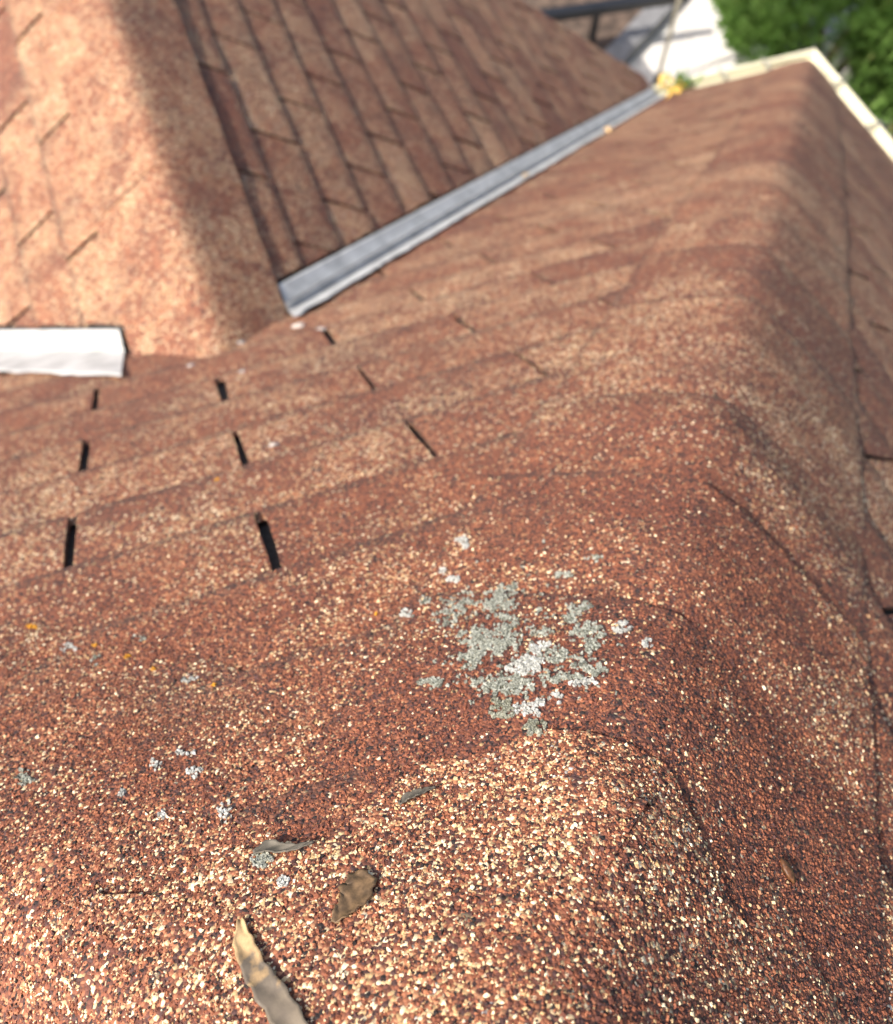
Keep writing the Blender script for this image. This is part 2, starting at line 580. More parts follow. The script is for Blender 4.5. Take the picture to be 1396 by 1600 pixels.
# ---------------------------------------------------------------- caps over hips and ridges
def cap_mesh(name, P0, hd, dl, dr, s0, s1, hw, r, lift, shift=0.0, skew=0.0, bow=0.0, tone=0.0, ext=0.06, und=0.002, keep=True, seed=0.0, cut=None, step=0.0085, droop=0, flat=0.0, wk=1.0):
    """cap shingle bent over the edge P0 + hd*s; dl / dr: unit vectors down the two slopes at right angles to the edge"""
    e = (dr - dl).normalized()
    q = hd.cross(e)
    if q.z < 0:
        q = -q
    cb = dr.dot(e); sb = -dr.dot(q)
    AS = [-1.0, -0.965] + [-0.93 + 1.86 * i / 20 for i in range(21)] + [0.965, 1.0]
    WS = [0.955 * i / 11 for i in range(12)] + [0.98, 1.0]
    na, nl = len(AS) - 1, len(WS) - 1
    verts, faces, grid, wear = [], [], [], []
    sa = s0 - ext
    for j in range(nl + 1):
        w = WS[j]
        row = []
        for i in range(na + 1):
            a = AS[i]
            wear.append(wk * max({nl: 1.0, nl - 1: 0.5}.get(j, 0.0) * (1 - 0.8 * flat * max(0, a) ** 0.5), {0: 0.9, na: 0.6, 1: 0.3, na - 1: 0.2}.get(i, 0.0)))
            v = a * hw + shift
            s = sa + (s1 - sa) * w + skew * a * (1 if w > 0.3 else w) + (random.uniform(-0.0018, 0.0018) if j == nl else 0)
            if i in (0, na):
                v += random.uniform(-0.0018, 0.0018)
            hq = -sb * math.sqrt(v * v + r * r) + lift
            frac = (s - s0) / (s1 - s0)
            hq += step * (frac - 0.35) + step * 0.35 * math.sin(math.pi * min(1, max(0, frac)))
            p = P0 + hd * s + e * (v * cb)
            hq += und * (fbm(p, 9, seed) + 0.9 * math.sin(s * 52 + seed + 1.5 * fbm(p, 5, 2.0)) * 0.7) * (1 - 0.5 * abs(a))
            hq -= flat * step * max(0.0, a) ** 0.5 * max(0.0, frac)
            hq -= 0.0045 * max(0.0, a * droop) ** 3 + (0.002 * max(0.0, -a * droop) ** 3)
            hq += bow * max(0, frac) ** 2 * (1 - a * a)
            row.append(len(verts))
            verts.append(p + q * hq)
        grid.append(row)
    for j in range(nl):
        for i in range(na):
            faces.append((grid[j][i], grid[j][i + 1], grid[j + 1][i + 1], grid[j + 1][i]))
    edge = [grid[j][0] for j in range(nl + 1)] + grid[nl][1:] + [grid[j][na] for j in range(nl - 1, -1, -1)]
    low, dup = [], []
    for k in edge:
        low.append(len(verts))
        verts.append(verts[k] - q * 0.0100)
        dup.append(len(verts))
        verts.append(verts[k].copy())
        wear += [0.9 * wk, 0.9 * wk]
    edge = dup
    for k in range(len(edge) - 1):
        faces.append((edge[k], low[k], low[k + 1], edge[k + 1]))
    bm = bmesh.new()
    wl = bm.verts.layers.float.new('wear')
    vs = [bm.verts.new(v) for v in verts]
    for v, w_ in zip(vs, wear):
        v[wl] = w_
    for f in faces:
        bm.faces.new([vs[k] for k in f])
    for co, no in (cut or []):
        bmesh.ops.bisect_plane(bm, geom=bm.verts[:] + bm.edges[:] + bm.faces[:], dist=1e-6, plane_co=co, plane_no=no, clear_outer=True)
    o = bm_obj(name, bm, M_SH, house, True)
    o['tone'] = tone
    o['seed'] = random.uniform(0, 40)
    if keep:
        surf_meshes.append(o)
    return o

def perp(n, hd, toward):
    d = n.cross(hd).normalized()
    return d if d.dot(toward) > 0 else -d

P1 = wpt(HH, 0, -1)
L1 = hip1_dir.length
dlA = perp(SA.n, hip1_dir, Vector((-1, 1, 0))); drB = perp(SB.n, hip1_dir, Vector((1, -1, 0)))
# distances along the hip, metres from the point y = 0
def s_of(x, t):      # survey (in-plane) -> metres along hip 1 from y = 0
    return ((x - HH) + t * 1.269) / 1.616 * U
butt1 = [s_of(0.42, 0.50), s_of(0.427, 1.017), s_of(0.698, 1.351), s_of(1.123, 1.953)]
while butt1[-1] < 12.0 * U:
    butt1.append(butt1[-1] + random.uniform(0.56, 0.68) * U)
butt1[-1] = s_of(YE + HH + 0.05, (YE + 0.05) / CS)
tones1 = [-0.075, -0.05, -0.02, 0.03, -0.06, 0.03, 0.02, 0.06]
prev = 0.10 * U
for k, b in enumerate(butt1):
    cap_mesh("hip_cap", P1, hip1_dir, dlA, drB, prev, b, 0.44 * U, 0.030, (0.0125 if k else 0.0105) + 0.0006 * (k % 2),
             shift=random.uniform(0.0, 0.012), skew=random.uniform(-0.006, 0.006), tone=tones1[k % 8],
             und=0.0026 if k > 1 else 0.0014, bow=(random.uniform(0.0, 0.004) if k > 2 else 0.0), droop=-1, flat=(1.0 if k < 5 else 0.5), step=(0.0060 if k < 2 else 0.0085), keep=k < 5, seed=k * 1.3, ext=0.07,
             cut=[(wpt(0, YE + 0.06, 0), Vector((0, 1, 0))), (wpt(XE_B + 0.06, 0, 0), Vector((1, 0, 0)))])
    prev = b

P2 = wpt(H2, 0, -1)
dlE = perp(SE.n, hip2_dir, Vector((-1, -1, 0))); drA = perp(SA.n, hip2_dir, Vector((1, 1, 0)))
def s_of2(x, t):
    return (-(x - H2) + t * 1.269) / 1.616 * U
butt2 = [s_of2(-0.386, 0.86)]
while butt2[-1] < 7 * U:
    butt2.append(butt2[-1] + 0.60 * U)
prev = 0.10 * U
for k, b in enumerate(butt2):
    cap_mesh("hip_cap", P2, hip2_dir, dlE, drA, prev, b, 0.425 * U, 0.030, 0.0085, step=0.0045, droop=1,
             shift=(0.012 if k == 0 else 0.0), skew=0.004, tone=(0.01 if k == 0 else -0.03), keep=k < 2, seed=20 + k, ext=0.13 if k == 0 else 0.07)
    prev = b

# wing ridge caps
PW = wpt(XW, 0, ZR)
yd = Vector((0, 1, 0))
dlD = SD.t; drC = SC.t
prev = YRAKE * U
yw = [6.9, 6.1, 5.35, 4.6, 3.9, 3.2, 2.55, 1.85]
for k, b in enumerate(yw):     # laid from the gable end towards the main roof
    cap_mesh("ridge_cap", PW, -yd, dlD, drC, -prev, -b * U, 0.40 * U, 0.024, 0.0175 + 0.0015 * (k % 2),
             shift=random.uniform(-0.004, 0.004), tone=0.05, keep=False, seed=40 + k, step=0.0008, und=0.0010, wk=0.0)
    prev = b * U

# ridge caps of the main roof, the front one folded over the peak
XR = (HH + H2) / 2
def soft_roof(x, y, k=0.034):
    zs = [-1 - T * y, -1 - T * (x - HH), -1 + T * (x - H2)]
    m = min(zs)
    return m - k * math.log(sum(math.exp(-(z - m) / k) for z in zs))
def rest_lift(XY, base):
    """height above the softened roof at which the cap just lies on the caps and shingles below it"""
    polys, vs = [], []
    for o in surf_meshes:
        i0 = len(vs)
        vs += [v.co.copy() for v in o.data.vertices]
        polys += [[i0 + i for i in f.vertices] for f in o.data.polygons]
    bt = BVHTree.FromPolygons(vs, polys)
    L = np.full(XY.shape[:2], base)
    for j in range(XY.shape[0]):
        for i in range(XY.shape[1]):
            x, y = XY[j, i]
            z = soft_roof(x, y)
            p = wpt(x, y, z)
            h, _, _, _ = bt.ray_cast(p + Vector((0, 0, 0.2)), Vector((0, 0, -1)))
            if h is not None and h.z > p.z - 0.03:
                L[j, i] = h.z + 0.0014 - p.z
    def sweep(A, f, r):
        for ax in (0, 1):
            st = [np.take(A, np.clip(np.arange(A.shape[ax]) + k, 0, A.shape[ax] - 1), axis=ax) for k in range(-r, r + 1)]
            A = f(np.stack(st), axis=0)
        return A
    return sweep(sweep(L, np.max, 2), np.mean, 3)
def ridge_cap(y0, y1, lift, tone, keep, xl=-0.41, xr=0.375, seed=0.0, wob=True):
    na, nl = 44, 44
    verts, faces, grid = [], [], []
    LG = None
    if keep:
        LG = rest_lift(np.array([[(xl + (xr - xl) * i / na, y0 + (y1 - y0) * j / nl) for i in range(na + 1)] for j in range(nl + 1)]), 0.010)
    for j in range(nl + 1):
        w = j / nl
        row = []
        for i in range(na + 1):
            a = i / na
            x = xl + (xr - xl) * a
            yb = y1
            if wob:
                yb += 0.020 * math.sin(a * 9 + 1) + 0.012 * math.sin(a * 23) + 0.02 * (1 - abs(2 * a - 1)) - 0.05 * max(0, a - 0.82) / 0.18
            y = y0 + (yb - y0) * w
            if 0 < i < na and 0 < j < nl:
                pass
            else:
                y += random.uniform(-0.004, 0.004); x += random.uniform(-0.004, 0.004)
            z = soft_roof(x, y)
            p = wpt(x, y, z)
            p.z += (LG[j, i] + 0.003 * max(0, 0.6 - a) - 0.0016 * max(0, (a - 0.7) / 0.3) if keep else lift) + 0.0016 * fbm(p, 14, seed) + 0.0010 * fbm(p, 34, seed + 2)
            row.append(len(verts)); verts.append(p)
        grid.append(row)
    for j in range(nl):
        for i in range(na):
            faces.append((grid[j][i], grid[j][i + 1], grid[j + 1][i + 1], grid[j + 1][i]))
    edge = [grid[j][0] for j in range(nl + 1)] + grid[nl][1:] + [grid[j][na] for j in range(nl - 1, -1, -1)]
    low, dup = [], []
    for k in edge:
        low.append(len(verts)); verts.append(verts[k] - Vector((0, 0, 0.005)))
        dup.append(len(verts)); verts.append(verts[k].copy())
    edge = dup
    for k in range(len(edge) - 1):
        faces.append((edge[k], low[k], low[k + 1], edge[k + 1]))
    bm = bmesh.new()
    vs = [bm.verts.new(v) for v in verts]
    for f in faces:
        bm.faces.new([vs[k] for k in f])
    o = bm_obj("ridge_cap", bm, M_SH, house, True)
    o['tone'] = tone
    o['seed'] = random.uniform(0, 40)
    if keep:
        surf_meshes.append(o)
    return o
ridge_cap(-1.0, 0.185, 0.0165, 0.085, True)
for k in range(8):
    ridge_cap(-1.6 - 0.6 * k, -0.62 - 0.6 * k, 0.023 + 0.001 * (k % 2), random.uniform(-0.03, 0.06), False, seed=k + 3.0, wob=False)

# ---------------------------------------------------------------- valley flashing
def flashing(p_top, p_bot, nA, nO, wA, wO, name_rag=0.003):
    """W profile: flange on the main slope, centre rib, flange on the wing slope"""
    d = (p_bot - p_top).normalized()
    L = (p_bot - p_top).length
    a = nA.cross(d).normalized(); o = nO.cross(d).normalized()
    if a.dot(nO) < 0: a = -a          # points away from the other slope: up its own slope
    if o.dot(nA) < 0: o = -o
    up = (nA + nO).normalized()
    nl = max(8, int(L / 0.02))
    prof = []
    verts, faces, grid = [], [], []
    for j in range(nl + 1):
        s = L * j / nl
        base = p_top + d * s
        ra = wA + 0.004 * fbm(base, 18) + 0.006 * fbm(base, 60)
        pts = [base + a * ra + nA * 0.0105, base + a * (ra - 0.004) + nA * 0.0125, base + a * 0.007 + nA * 0.0085, base + up * 0.026,
               base + o * 0.007 + nO * 0.0085, base + o * (wO - 0.004) + nO * 0.011, base + o * wO + nO * 0.009]
        pts = [p + d * ((base.x - p.x) / d.x) for p in pts]
        pts = [p + up * (0.0008 * fbm(p, 10, 4.0)) for p in pts]
        row = []
        for p in pts:
            row.append(len(verts)); verts.append(p)
        grid.append(row)
    for j in range(nl):
        for i in range(len(grid[0]) - 1):
            faces.append((grid[j][i], grid[j][i + 1], grid[j + 1][i + 1], grid[j + 1][i]))
    o_ = mesh_obj("valley_flashing", verts, faces, M_METAL, house, False)
    sm = o_.modifiers.new("thickness", 'SOLIDIFY')
    sm.thickness = 0.0012
    return o_
def valley_pt(x, right=True):
    y = vyC(x) if right else vyD(x)
    return wpt(x, y, -1 - T * y)
flashing(valley_pt(0.335), valley_pt(XCE + 0.02), SA.n, SC.n, 0.050, 0.048)
flashing(valley_pt(-0.335, False), valley_pt(-3.2, False), SA.n, SD.n, 0.112, 0.038)

# ---------------------------------------------------------------- gutters, fascia, walls
def gutter(p0, p1, out, miter0=0.0, miter1=0.0):
    d = (p1 - p0).normalized()
    prof = [(-0.03, 0.0), (-0.03, -0.09), (0.055, -0.09), (0.07, -0.03), (0.072, -0.004), (0.060, 0.0), (0.052, -0.008),
            (0.054, -0.03), (0.042, -0.045), (-0.02, -0.05), (-0.024, 0.0)]
    verts, faces = [], []
    n = len(prof)
    for (p, mt) in ((p0, miter0), (p1, miter1)):
        for (o, z) in prof:
            verts.append(p + out * o + d * (o * mt) + Vector((0, 0, z)))
    for i in range(n):
        faces.append((i, (i + 1) % n, n + (i + 1) % n, n + i))
    return mesh_obj("gutter", verts, faces, M_GUTTER, house, False)
ez = -0.004
g1a = wpt(XCE + 0.16, YE + 0.03, ZE); g1b = wpt(XE_B + 0.03, YE + 0.03, ZE)
for p in (g1a, g1b): p.z += ez
ga = gutter(g1a, g1b, Vector((0, 1, 0)), 0, 1.0)
g2a = wpt(XE_B + 0.03, YE + 0.03, ZE); g2b = wpt(XE_B + 0.03, YB, ZE)
for p in (g2a, g2b): p.z += ez
gb = gutter(g2a, g2b, Vector((1, 0, 0)), -1.0, 0)
def joint(parent, c, axis):
    bm = bmesh.new()
    box(bm, c, (0.012, 0.075, 0.012) if axis == 'x' else (0.075, 0.012, 0.012))
    o = bm_obj("gutter_hanger", bm, M_JOINT, parent)
    return o
for x in (6.58, 7.17):
    p = wpt(x, YE + 0.03, ZE)
    joint(ga, p + Vector((0, 0.036, 0.0)), 'x')
for y in (7.05, 6.3, 5.4):
    p = wpt(XE_B + 0.03, y, ZE)
    joint(gb, p + Vector((0.036, 0, 0.0)), 'y')
bm = bmesh.new()
zt = ZE * U + H - 0.03
x0, x1, y0, y1 = XE_E * U + 0.35, XE_B * U - 0.35, YB * U + 0.3, YE * U - 0.35
box(bm, Vector(((x0 + x1) / 2, (y0 + y1) / 2, (zt - 0.05) / 2)), (x1 - x0, y1 - y0, zt - 0.05))
bm_obj("wall", bm, M_WALL, house)
bm = bmesh.new()
# gable wall of the wing
gx0, gx1, gy = XDE * U + 0.3, XCE * U - 0.3, YRAKE * U - 0.22
zz = lambda x: (ZR * U + H) - (TC if x > XW * U else TD) * abs(x - XW * U) - 0.06
pts = [(gx0, 0.0), (gx1, 0.0), (gx1, zz(gx1)), (XW * U, zz(XW * U)), (gx0, zz(gx0))]
va = [bm.verts.new((x, gy, z)) for x, z in pts]; vb = [bm.verts.new((x, gy - 1.0, z)) for x, z in pts]
bm.faces.new(va); bm.faces.new(vb[::-1])
for i in range(5):
    bm.faces.new((va[i], vb[i], vb[(i + 1) % 5], va[(i + 1) % 5]))
bm_obj("gable_wall", bm, M_WALL, house)

# ---------------------------------------------------------------- ground level
def sheet(name, pts, z, material):
    o = mesh_obj(name, [(x, y, z) for x, y in pts], [tuple(range(len(pts)))], material, None, False)
    o['kind'] = "structure"
    return o
sheet("ground", [(-300, -300), (300, -300), (300, 300), (-300, 300)], 0.0, M_GRASS)
# concrete slabs with open joints
patio = sheet("patio", [(-4, 3.0), (9.5, 3.0), (9.5, 9.5), (-4, 9.5)], 0.004, M_KERB)
bm = bmesh.new()
for i in range(9):
    for j in range(4):
        cx, cy = -3.2 + i * 1.5, 3.85 + j * 1.5
        b_ = bmesh.new()
        box(b_, Vector((cx, cy, 0.02 + random.uniform(-0.002, 0.002))), (1.488, 1.488, 0.03))
        bm_obj("slab", b_, M_CONC, patio)
bm.free()

# raised bed behind the patio
bed = empty("garden_bed", (4.6, 7.2, 0))
kd = Vector((1.0, 0.72, 0)).normalized()
a0 = Vector((3.56, 5.74, 0)); kn = Vector((-kd.y, kd.x, 0))
def quad_prism(pts, z0, z1):
    b = bmesh.new()
    lo = [b.verts.new((p.x, p.y, z0)) for p in pts]; hi = [b.verts.new((p.x, p.y, z1)) for p in pts]
    b.faces.new(hi); b.faces.new(lo[::-1])
    k = len(pts)
    for i in range(k):
        b.faces.new((lo[i], lo[(i + 1) % k], hi[(i + 1) % k], hi[i]))
    return b
for i in range(5):       # kerb stones
    q0 = a0 + kd * (0.62 * i); q1 = a0 + kd * (0.62 * i + 0.61)
    o = bm_obj("kerb_stone", quad_prism([q0, q1, q1 + kn * 0.20, q0 + kn * 0.20], 0.0, 0.16), M_KERB, bed)
    o.location = -bed.location
b0 = a0 + kn * 0.21
bm = bmesh.new()
gr = []
for j in range(13):
    gr.append([bm.verts.new(b0 + kd * (3.1 * i / 24) + kn * (2.4 * j / 12) + Vector((0, 0, 0.10 + 0.05 * noise.noise(Vector((i * .7, j * .7, 0)))))) for i in range(25)])
for j in range(12):
    for i in range(24):
        bm.faces.new((gr[j][i], gr[j][i + 1], gr[j + 1][i + 1], gr[j + 1][i]))
o = bm_obj("soil", bm, M_SOIL, bed, True)
o.location = -bed.location
tag(bed, "dark brown soil bed with shade grey kerb stones beyond the wing roof", "garden bed")

def tube(bm, p0, p1, r0, r1=None, seg=10):
    r1 = r1 or r0
    d = (p1 - p0)
    m = Matrix.Translation((p0 + p1) / 2) @ d.to_track_quat('Z', 'Y').to_matrix().to_4x4()
    bmesh.ops.create_cone(bm, cap_ends=True, segments=seg, radius1=r0, radius2=r1, depth=d.length, matrix=m)

rail = empty("black_rail", (4.2, 6.6, 0))
rp0 = on_height(790, 34, 0.5); rp1 = on_height(1075, -8, 0.5)
bm = bmesh.new()
dv = rp1 - rp0
box(bm, (rp0 + rp1) / 2, (dv.length, 0.10, 0.07), math.atan2(dv.y, dv.x))
o = bm_obj("top_rail", bm, M_BLACK, rail); o.location = -rail.location
for f in (0.1, 0.5):
    bm = bmesh.new(); c = rp0 + dv * f
    box(bm, Vector((c.x, c.y, 0.27)), (0.05, 0.05, 0.40))
    o = bm_obj("post", bm, M_BLACK, rail); o.location = -rail.location
tag(rail, "black rail on short posts across the brown soil bed at top edge", "rail")

pb = on_height(1026, 132, 0.03)
pole = empty("garden_pole", (pb.x, pb.y, 0.03))
bm = bmesh.new(); tube(bm, Vector((0, 0, 0)), Vector((0, 0, 3.0)), 0.021)
bm_obj("shaft", bm, M_POLE, pole, True)
bm = bmesh.new(); tube(bm, Vector((0, 0, 0)), Vector((0, 0, 0.10)), 0.05, 0.035)
bm_obj("base", bm, M_BLACK, pole, True)
tag(pole, "thin upright pole standing on the white concrete beyond the gutter", "pole")

shade_fence = empty("shade_fence", (2.0, 5.72, 0))  # unseen panel, added to cast the shadow on the concrete
for i in range(6):
    bm = bmesh.new()
    box(bm, Vector((0, -0.35 + i * 0.15, 1.4)), (0.025, 0.146, 2.78))
    bm_obj("plank", bm, M_SHADE_FENCE, shade_fence)
for z in (0.5, 2.3):
    bm = bmesh.new()
    box(bm, Vector((-0.035, 0.02, z)), (0.04, 0.88, 0.08))
    bm_obj("shade_fence_rail", bm, M_SHADE_FENCE, shade_fence)
tag(shade_fence, "stained timber board fence panel beyond the wing's gable end", "shade_fence")

# green conifer shrub beside the house corner
def shrub_material():
    m, nt, b = mat("conifer_green")
    oi = N(nt, 'ShaderNodeAttribute', attribute_name='rnd')
    c = ramp(nt, oi.outputs['Fac'], [(0.0, (0.070, 0.140, 0.024)), (0.45, (0.145, 0.265, 0.055)), (0.85, (0.25, 0.39, 0.11)), (0.97, (0.24, 0.18, 0.08))])
    nt.links.new(c, b.inputs['Base Color'])
    b.inputs['Roughness'].default_value = 0.6
    b.inputs['Subsurface Weight'].default_value = 0.0
    tr = N(nt, 'ShaderNodeBsdfTranslucent')
    nt.links.new(c, tr.inputs['Color'])
    mx = N(nt, 'ShaderNodeMixShader'); mx.inputs[0].default_value = 0.4
    nt.links.new(b.outputs[0], mx.inputs[1]); nt.links.new(tr.outputs[0], mx.inputs[2])
    nt.links.new(mx.outputs[0], nt.nodes['Material Output'].inputs[0])
    return m
M_SHRUB = shrub_material()
M_BARK = simple("shrub_bark", (0.09, 0.06, 0.04), 0.9)

def make_shrub(loc, rx, ry, hgt, nspray, seed, rot=0.0):
    rs = random.Random(seed)
    root = empty("conifer_shrub", loc)
    V, F, A = [], [], []
    cr, sr = math.cos(rot), math.sin(rot)
    for k in range(nspray):
        th = rs.uniform(0, 2 * math.pi); cz = rs.uniform(-0.15, 1.0)
        rr = math.sqrt(max(0, 1 - cz * cz)) if cz > 0 else 1.0
        lob = 1 + 0.20 * noise.noise(Vector((math.cos(th) * 2.2 + seed, math.sin(th) * 2.2, cz * 2.5)))
        dep = rs.uniform(0.70, 1.0) * lob
        lx, ly = math.cos(th) * rr * dep * rx, math.sin(th) * rr * dep * ry
        c = Vector((lx * cr - ly * sr, lx * sr + ly * cr, hgt * 0.42 + cz * dep * hgt * 0.58))
        outd = Vector((math.cos(th + rot) * rr, math.sin(th + rot) * rr, 0.35 + 0.6 * cz)).normalized()
        side = outd.cross(Vector((rs.uniform(-1, 1), rs.uniform(-1, 1), rs.uniform(0.2, 1)))).normalized()
        nl = rs.randint(9, 14); L = rs.uniform(0.14, 0.26); tone = rs.uniform(0.05, 0.75) + (0.25 if rs.random() < 0.05 else 0)
        up = outd.cross(side)
        for i in range(nl):
            f = i / (nl - 1)
            sg = -1 if i % 2 else 1
            base = c + outd * (L * (f * 1.1 - 0.6)) + up * (0.02 * math.sin(f * 3))
            tip = base + (side * sg * (1.05 - 0.75 * f) + outd * 0.75).normalized() * L * (0.62 - 0.32 * f) + up * rs.uniform(-0.012, 0.012)
            w = (tip - base).cross(up).normalized() * rs.uniform(0.012, 0.019)
            i0 = len(V)
            mid = base.lerp(tip, 0.45)
            V += [base, mid + w, tip, mid - w]
            F.append((i0, i0 + 1, i0 + 2, i0 + 3))
            A += [min(1, max(0, tone + rs.uniform(-0.1, 0.1)))] * 4
    me = bpy.data.meshes.new("crown")
    me.from_pydata([tuple(v) for v in V], [], F)
    at = me.attributes.new('rnd', 'FLOAT', 'POINT'); at.data.foreach_set('value', A)
    me.materials.append(M_SHRUB)
    link(bpy.data.objects.new("crown", me), root)
    bm = bmesh.new()
    for k in range(7):
        a = k * 0.9 + seed
        tube(bm, Vector((0.05 * math.cos(a), 0.05 * math.sin(a), 0)), Vector((rx * 0.5 * math.cos(a), ry * 0.5 * math.sin(a), hgt * 0.7)), 0.03, 0.01, 6)
    bm_obj("trunk", bm, M_BARK, root, True)
    return root
s1 = make_shrub((5.85, 5.55, 0.0), 0.95, 1.15, 1.35, 3600, 3, 0.3)
tag(s1, "green conifer shrub beside the white concrete, left of the roof corner", "shrub", "green shrubs beyond the gutter corner")
s2 = make_shrub((6.75, 4.55, 0.0), 1.15, 1.15, 1.45, 3800, 8, 0.8)
tag(s2, "green conifer shrub right of the roof corner, at the right edge", "shrub", "green shrubs beyond the gutter corner")

# ---------------------------------------------------------------- granules on the near shingles (real stones)
def world_tris(objs):
    P, TN, WR = [], [], []
    for o in objs:
        me = o.data
        me.calc_loop_triangles()
        co = np.empty(len(me.vertices) * 3, dtype=np.float32); me.vertices.foreach_get('co', co)
        co = co.reshape(-1, 3)
        tr = np.empty(len(me.loop_triangles) * 3, dtype=np.int32); me.loop_triangles.foreach_get('vertices', tr)
        P.append(co[tr].reshape(-1, 3, 3))
        TN.append(np.tile(np.array([[o.get('tone', 0.0), o.get('seed', 0.0)]], dtype=np.float32), (len(tr) // 3, 1)))
        w = np.zeros(len(me.vertices), dtype=np.float32)
        if 'wear' in me.attributes:
            me.attributes['wear'].data.foreach_get('value', w)
        WR.append(w[tr].reshape(-1, 3))
    return np.concatenate(P), np.concatenate(TN), np.concatenate(WR)
TR, TTONE, TWEAR = world_tris(surf_meshes)
bvh = BVHTree.FromPolygons([tuple(p) for p in TR.reshape(-1, 3)], [(3 * i, 3 * i + 1, 3 * i + 2) for i in range(len(TR))])
camv = np.array([0, 0, H])
e1 = TR[:, 1] - TR[:, 0]; e2 = TR[:, 2] - TR[:, 0]
nr = np.cross(e1, e2); ar = np.linalg.norm(nr, axis=1) / 2
nr = nr / np.maximum(2 * ar[:, None], 1e-12)
nr[nr[:, 2] < 0] *= -1
DENS = 560000.0
cnt = rng.poisson(ar * DENS)
idx = np.repeat(np.arange(len(TR)), cnt)
r1 = rng.random(len(idx)); r2 = rng.random(len(idx))
fl = r1 + r2 > 1; r1[fl] = 1 - r1[fl]; r2[fl] = 1 - r2[fl]
PT = TR[idx, 0] + e1[idx] * r1[:, None] + e2[idx] * r2[:, None]
NM = nr[idx]
WE = TWEAR[idx, 0] * (1 - r1 - r2) + TWEAR[idx, 1] * r1 + TWEAR[idx, 2] * r2
q = (PT - camv) @ R
uu = 698 + 1400 * q[:, 0] / np.maximum(q[:, 2], 0.02); vv = 800 + 1400 * q[:, 1] / np.maximum(q[:, 2], 0.02)
dist = np.linalg.norm(PT - camv, axis=1)
keepm = (q[:, 2] > 0.05) & (uu > -90) & (uu < 1486) & (vv > -50) & (vv < 1720)
keepm &= rng.random(len(PT)) < np.clip((0.80 - dist) / 0.20, 0, 1)
keepm &= NM[:, 2] > 0.2
keepm &= rng.random(len(PT)) > 0.75 * WE
# washed-off spots where the asphalt shows
bare = np.array([noise.noise(Vector((float(p[0]) * 62, float(p[1]) * 62, float(p[2]) * 62))) for p in PT[keepm]])
k_idx = np.nonzero(keepm)[0]
k_idx = k_idx[(bare < 0.36) | (rng.random(len(bare)) < 0.35)]
PT = PT[k_idx]; NM = NM[k_idx]; GT = TTONE[idx[k_idx]]; n = len(PT)
print("granules", n)
size = np.clip(rng.lognormal(math.log(0.00067), 0.40, n), 0.00034, 0.0015)
ref = np.where(np.abs(NM[:, 2:3]) < 0.9, np.array([[0, 0, 1.0]]), np.array([[1.0, 0, 0]]))
NM = NM + rng.normal(0, 0.22, (n, 3)); NM /= np.linalg.norm(NM, axis=1)[:, None]
tx = np.cross(ref, NM); tx /= np.linalg.norm(tx, axis=1)[:, None]
ty = np.cross(NM, tx)
ph = rng.random(n) * 2 * math.pi
el = rng.uniform(0.62, 1.0, n)
offs = rng.normal(0, 0.18, (n, 2))
VV = np.empty((n, 8, 3), dtype=np.float32)
for c in range(4):
    ang = ph + c * math.pi / 2 + rng.uniform(-0.38, 0.38, n)
    rad = rng.uniform(0.78, 1.18, n)
    cx, cy = np.cos(ang) * rad, np.sin(ang) * rad
    # elongation in the granule's own frame
    lx = cx * np.cos(ph) + cy * np.sin(ph); ly = (-cx * np.sin(ph) + cy * np.cos(ph)) * el
    gx, gy = lx * np.cos(ph) - ly * np.sin(ph), lx * np.sin(ph) + ly * np.cos(ph)
    VV[:, c] = PT + (tx * gx[:, None] + ty * gy[:, None]) * size[:, None] - NM * (size * 0.35)[:, None]
    k = rng.uniform(0.45, 0.85, n)
    hz = rng.uniform(0.25, 0.75, n)
    VV[:, 4 + c] = PT + (tx * (gx * k + offs[:, 0])[:, None] + ty * (gy * k + offs[:, 1])[:, None]) * size[:, None] + NM * (size * hz)[:, None]
qf = np.array([[0, 1, 5, 4], [1, 2, 6, 5], [2, 3, 7, 6], [3, 0, 4, 7], [4, 5, 6, 7]])
FC = (qf[None] + (np.arange(n) * 8)[:, None, None]).reshape(-1)
me = bpy.data.meshes.new("granules")
me.vertices.add(n * 8); me.vertices.foreach_set('co', VV.reshape(-1))
me.loops.add(len(FC)); me.loops.foreach_set('vertex_index', FC.astype(np.int32))
nf = n * 5
me.polygons.add(nf); me.polygons.foreach_set('loop_start', (np.arange(nf) * 4).astype(np.int32))
at = me.attributes.new('rnd', 'FLOAT_VECTOR', 'POINT')
at.data.foreach_set('vector', np.repeat(rng.random((n, 3)).astype(np.float32), 8, axis=0).reshape(-1))
for nm_, c_ in (('tone', 0), ('seed', 1)):
    at = me.attributes.new(nm_, 'FLOAT', 'POINT')
    at.data.foreach_set('value', np.repeat(GT[:, c_], 8).astype(np.float32))
me.update(calc_edges=True)
me.shade_flat()
me.materials.append(M_GR)
go = link(bpy.data.objects.new("granules", me), house)
go['kind'] = "stuff"

def hit(u, v):
    loc, nrm, _, _ = bvh.ray_cast(CAM, ray_dir(u, v))
    if loc is None:
        return None, None
    if nrm.z < 0:
        nrm = -nrm
    return loc, nrm

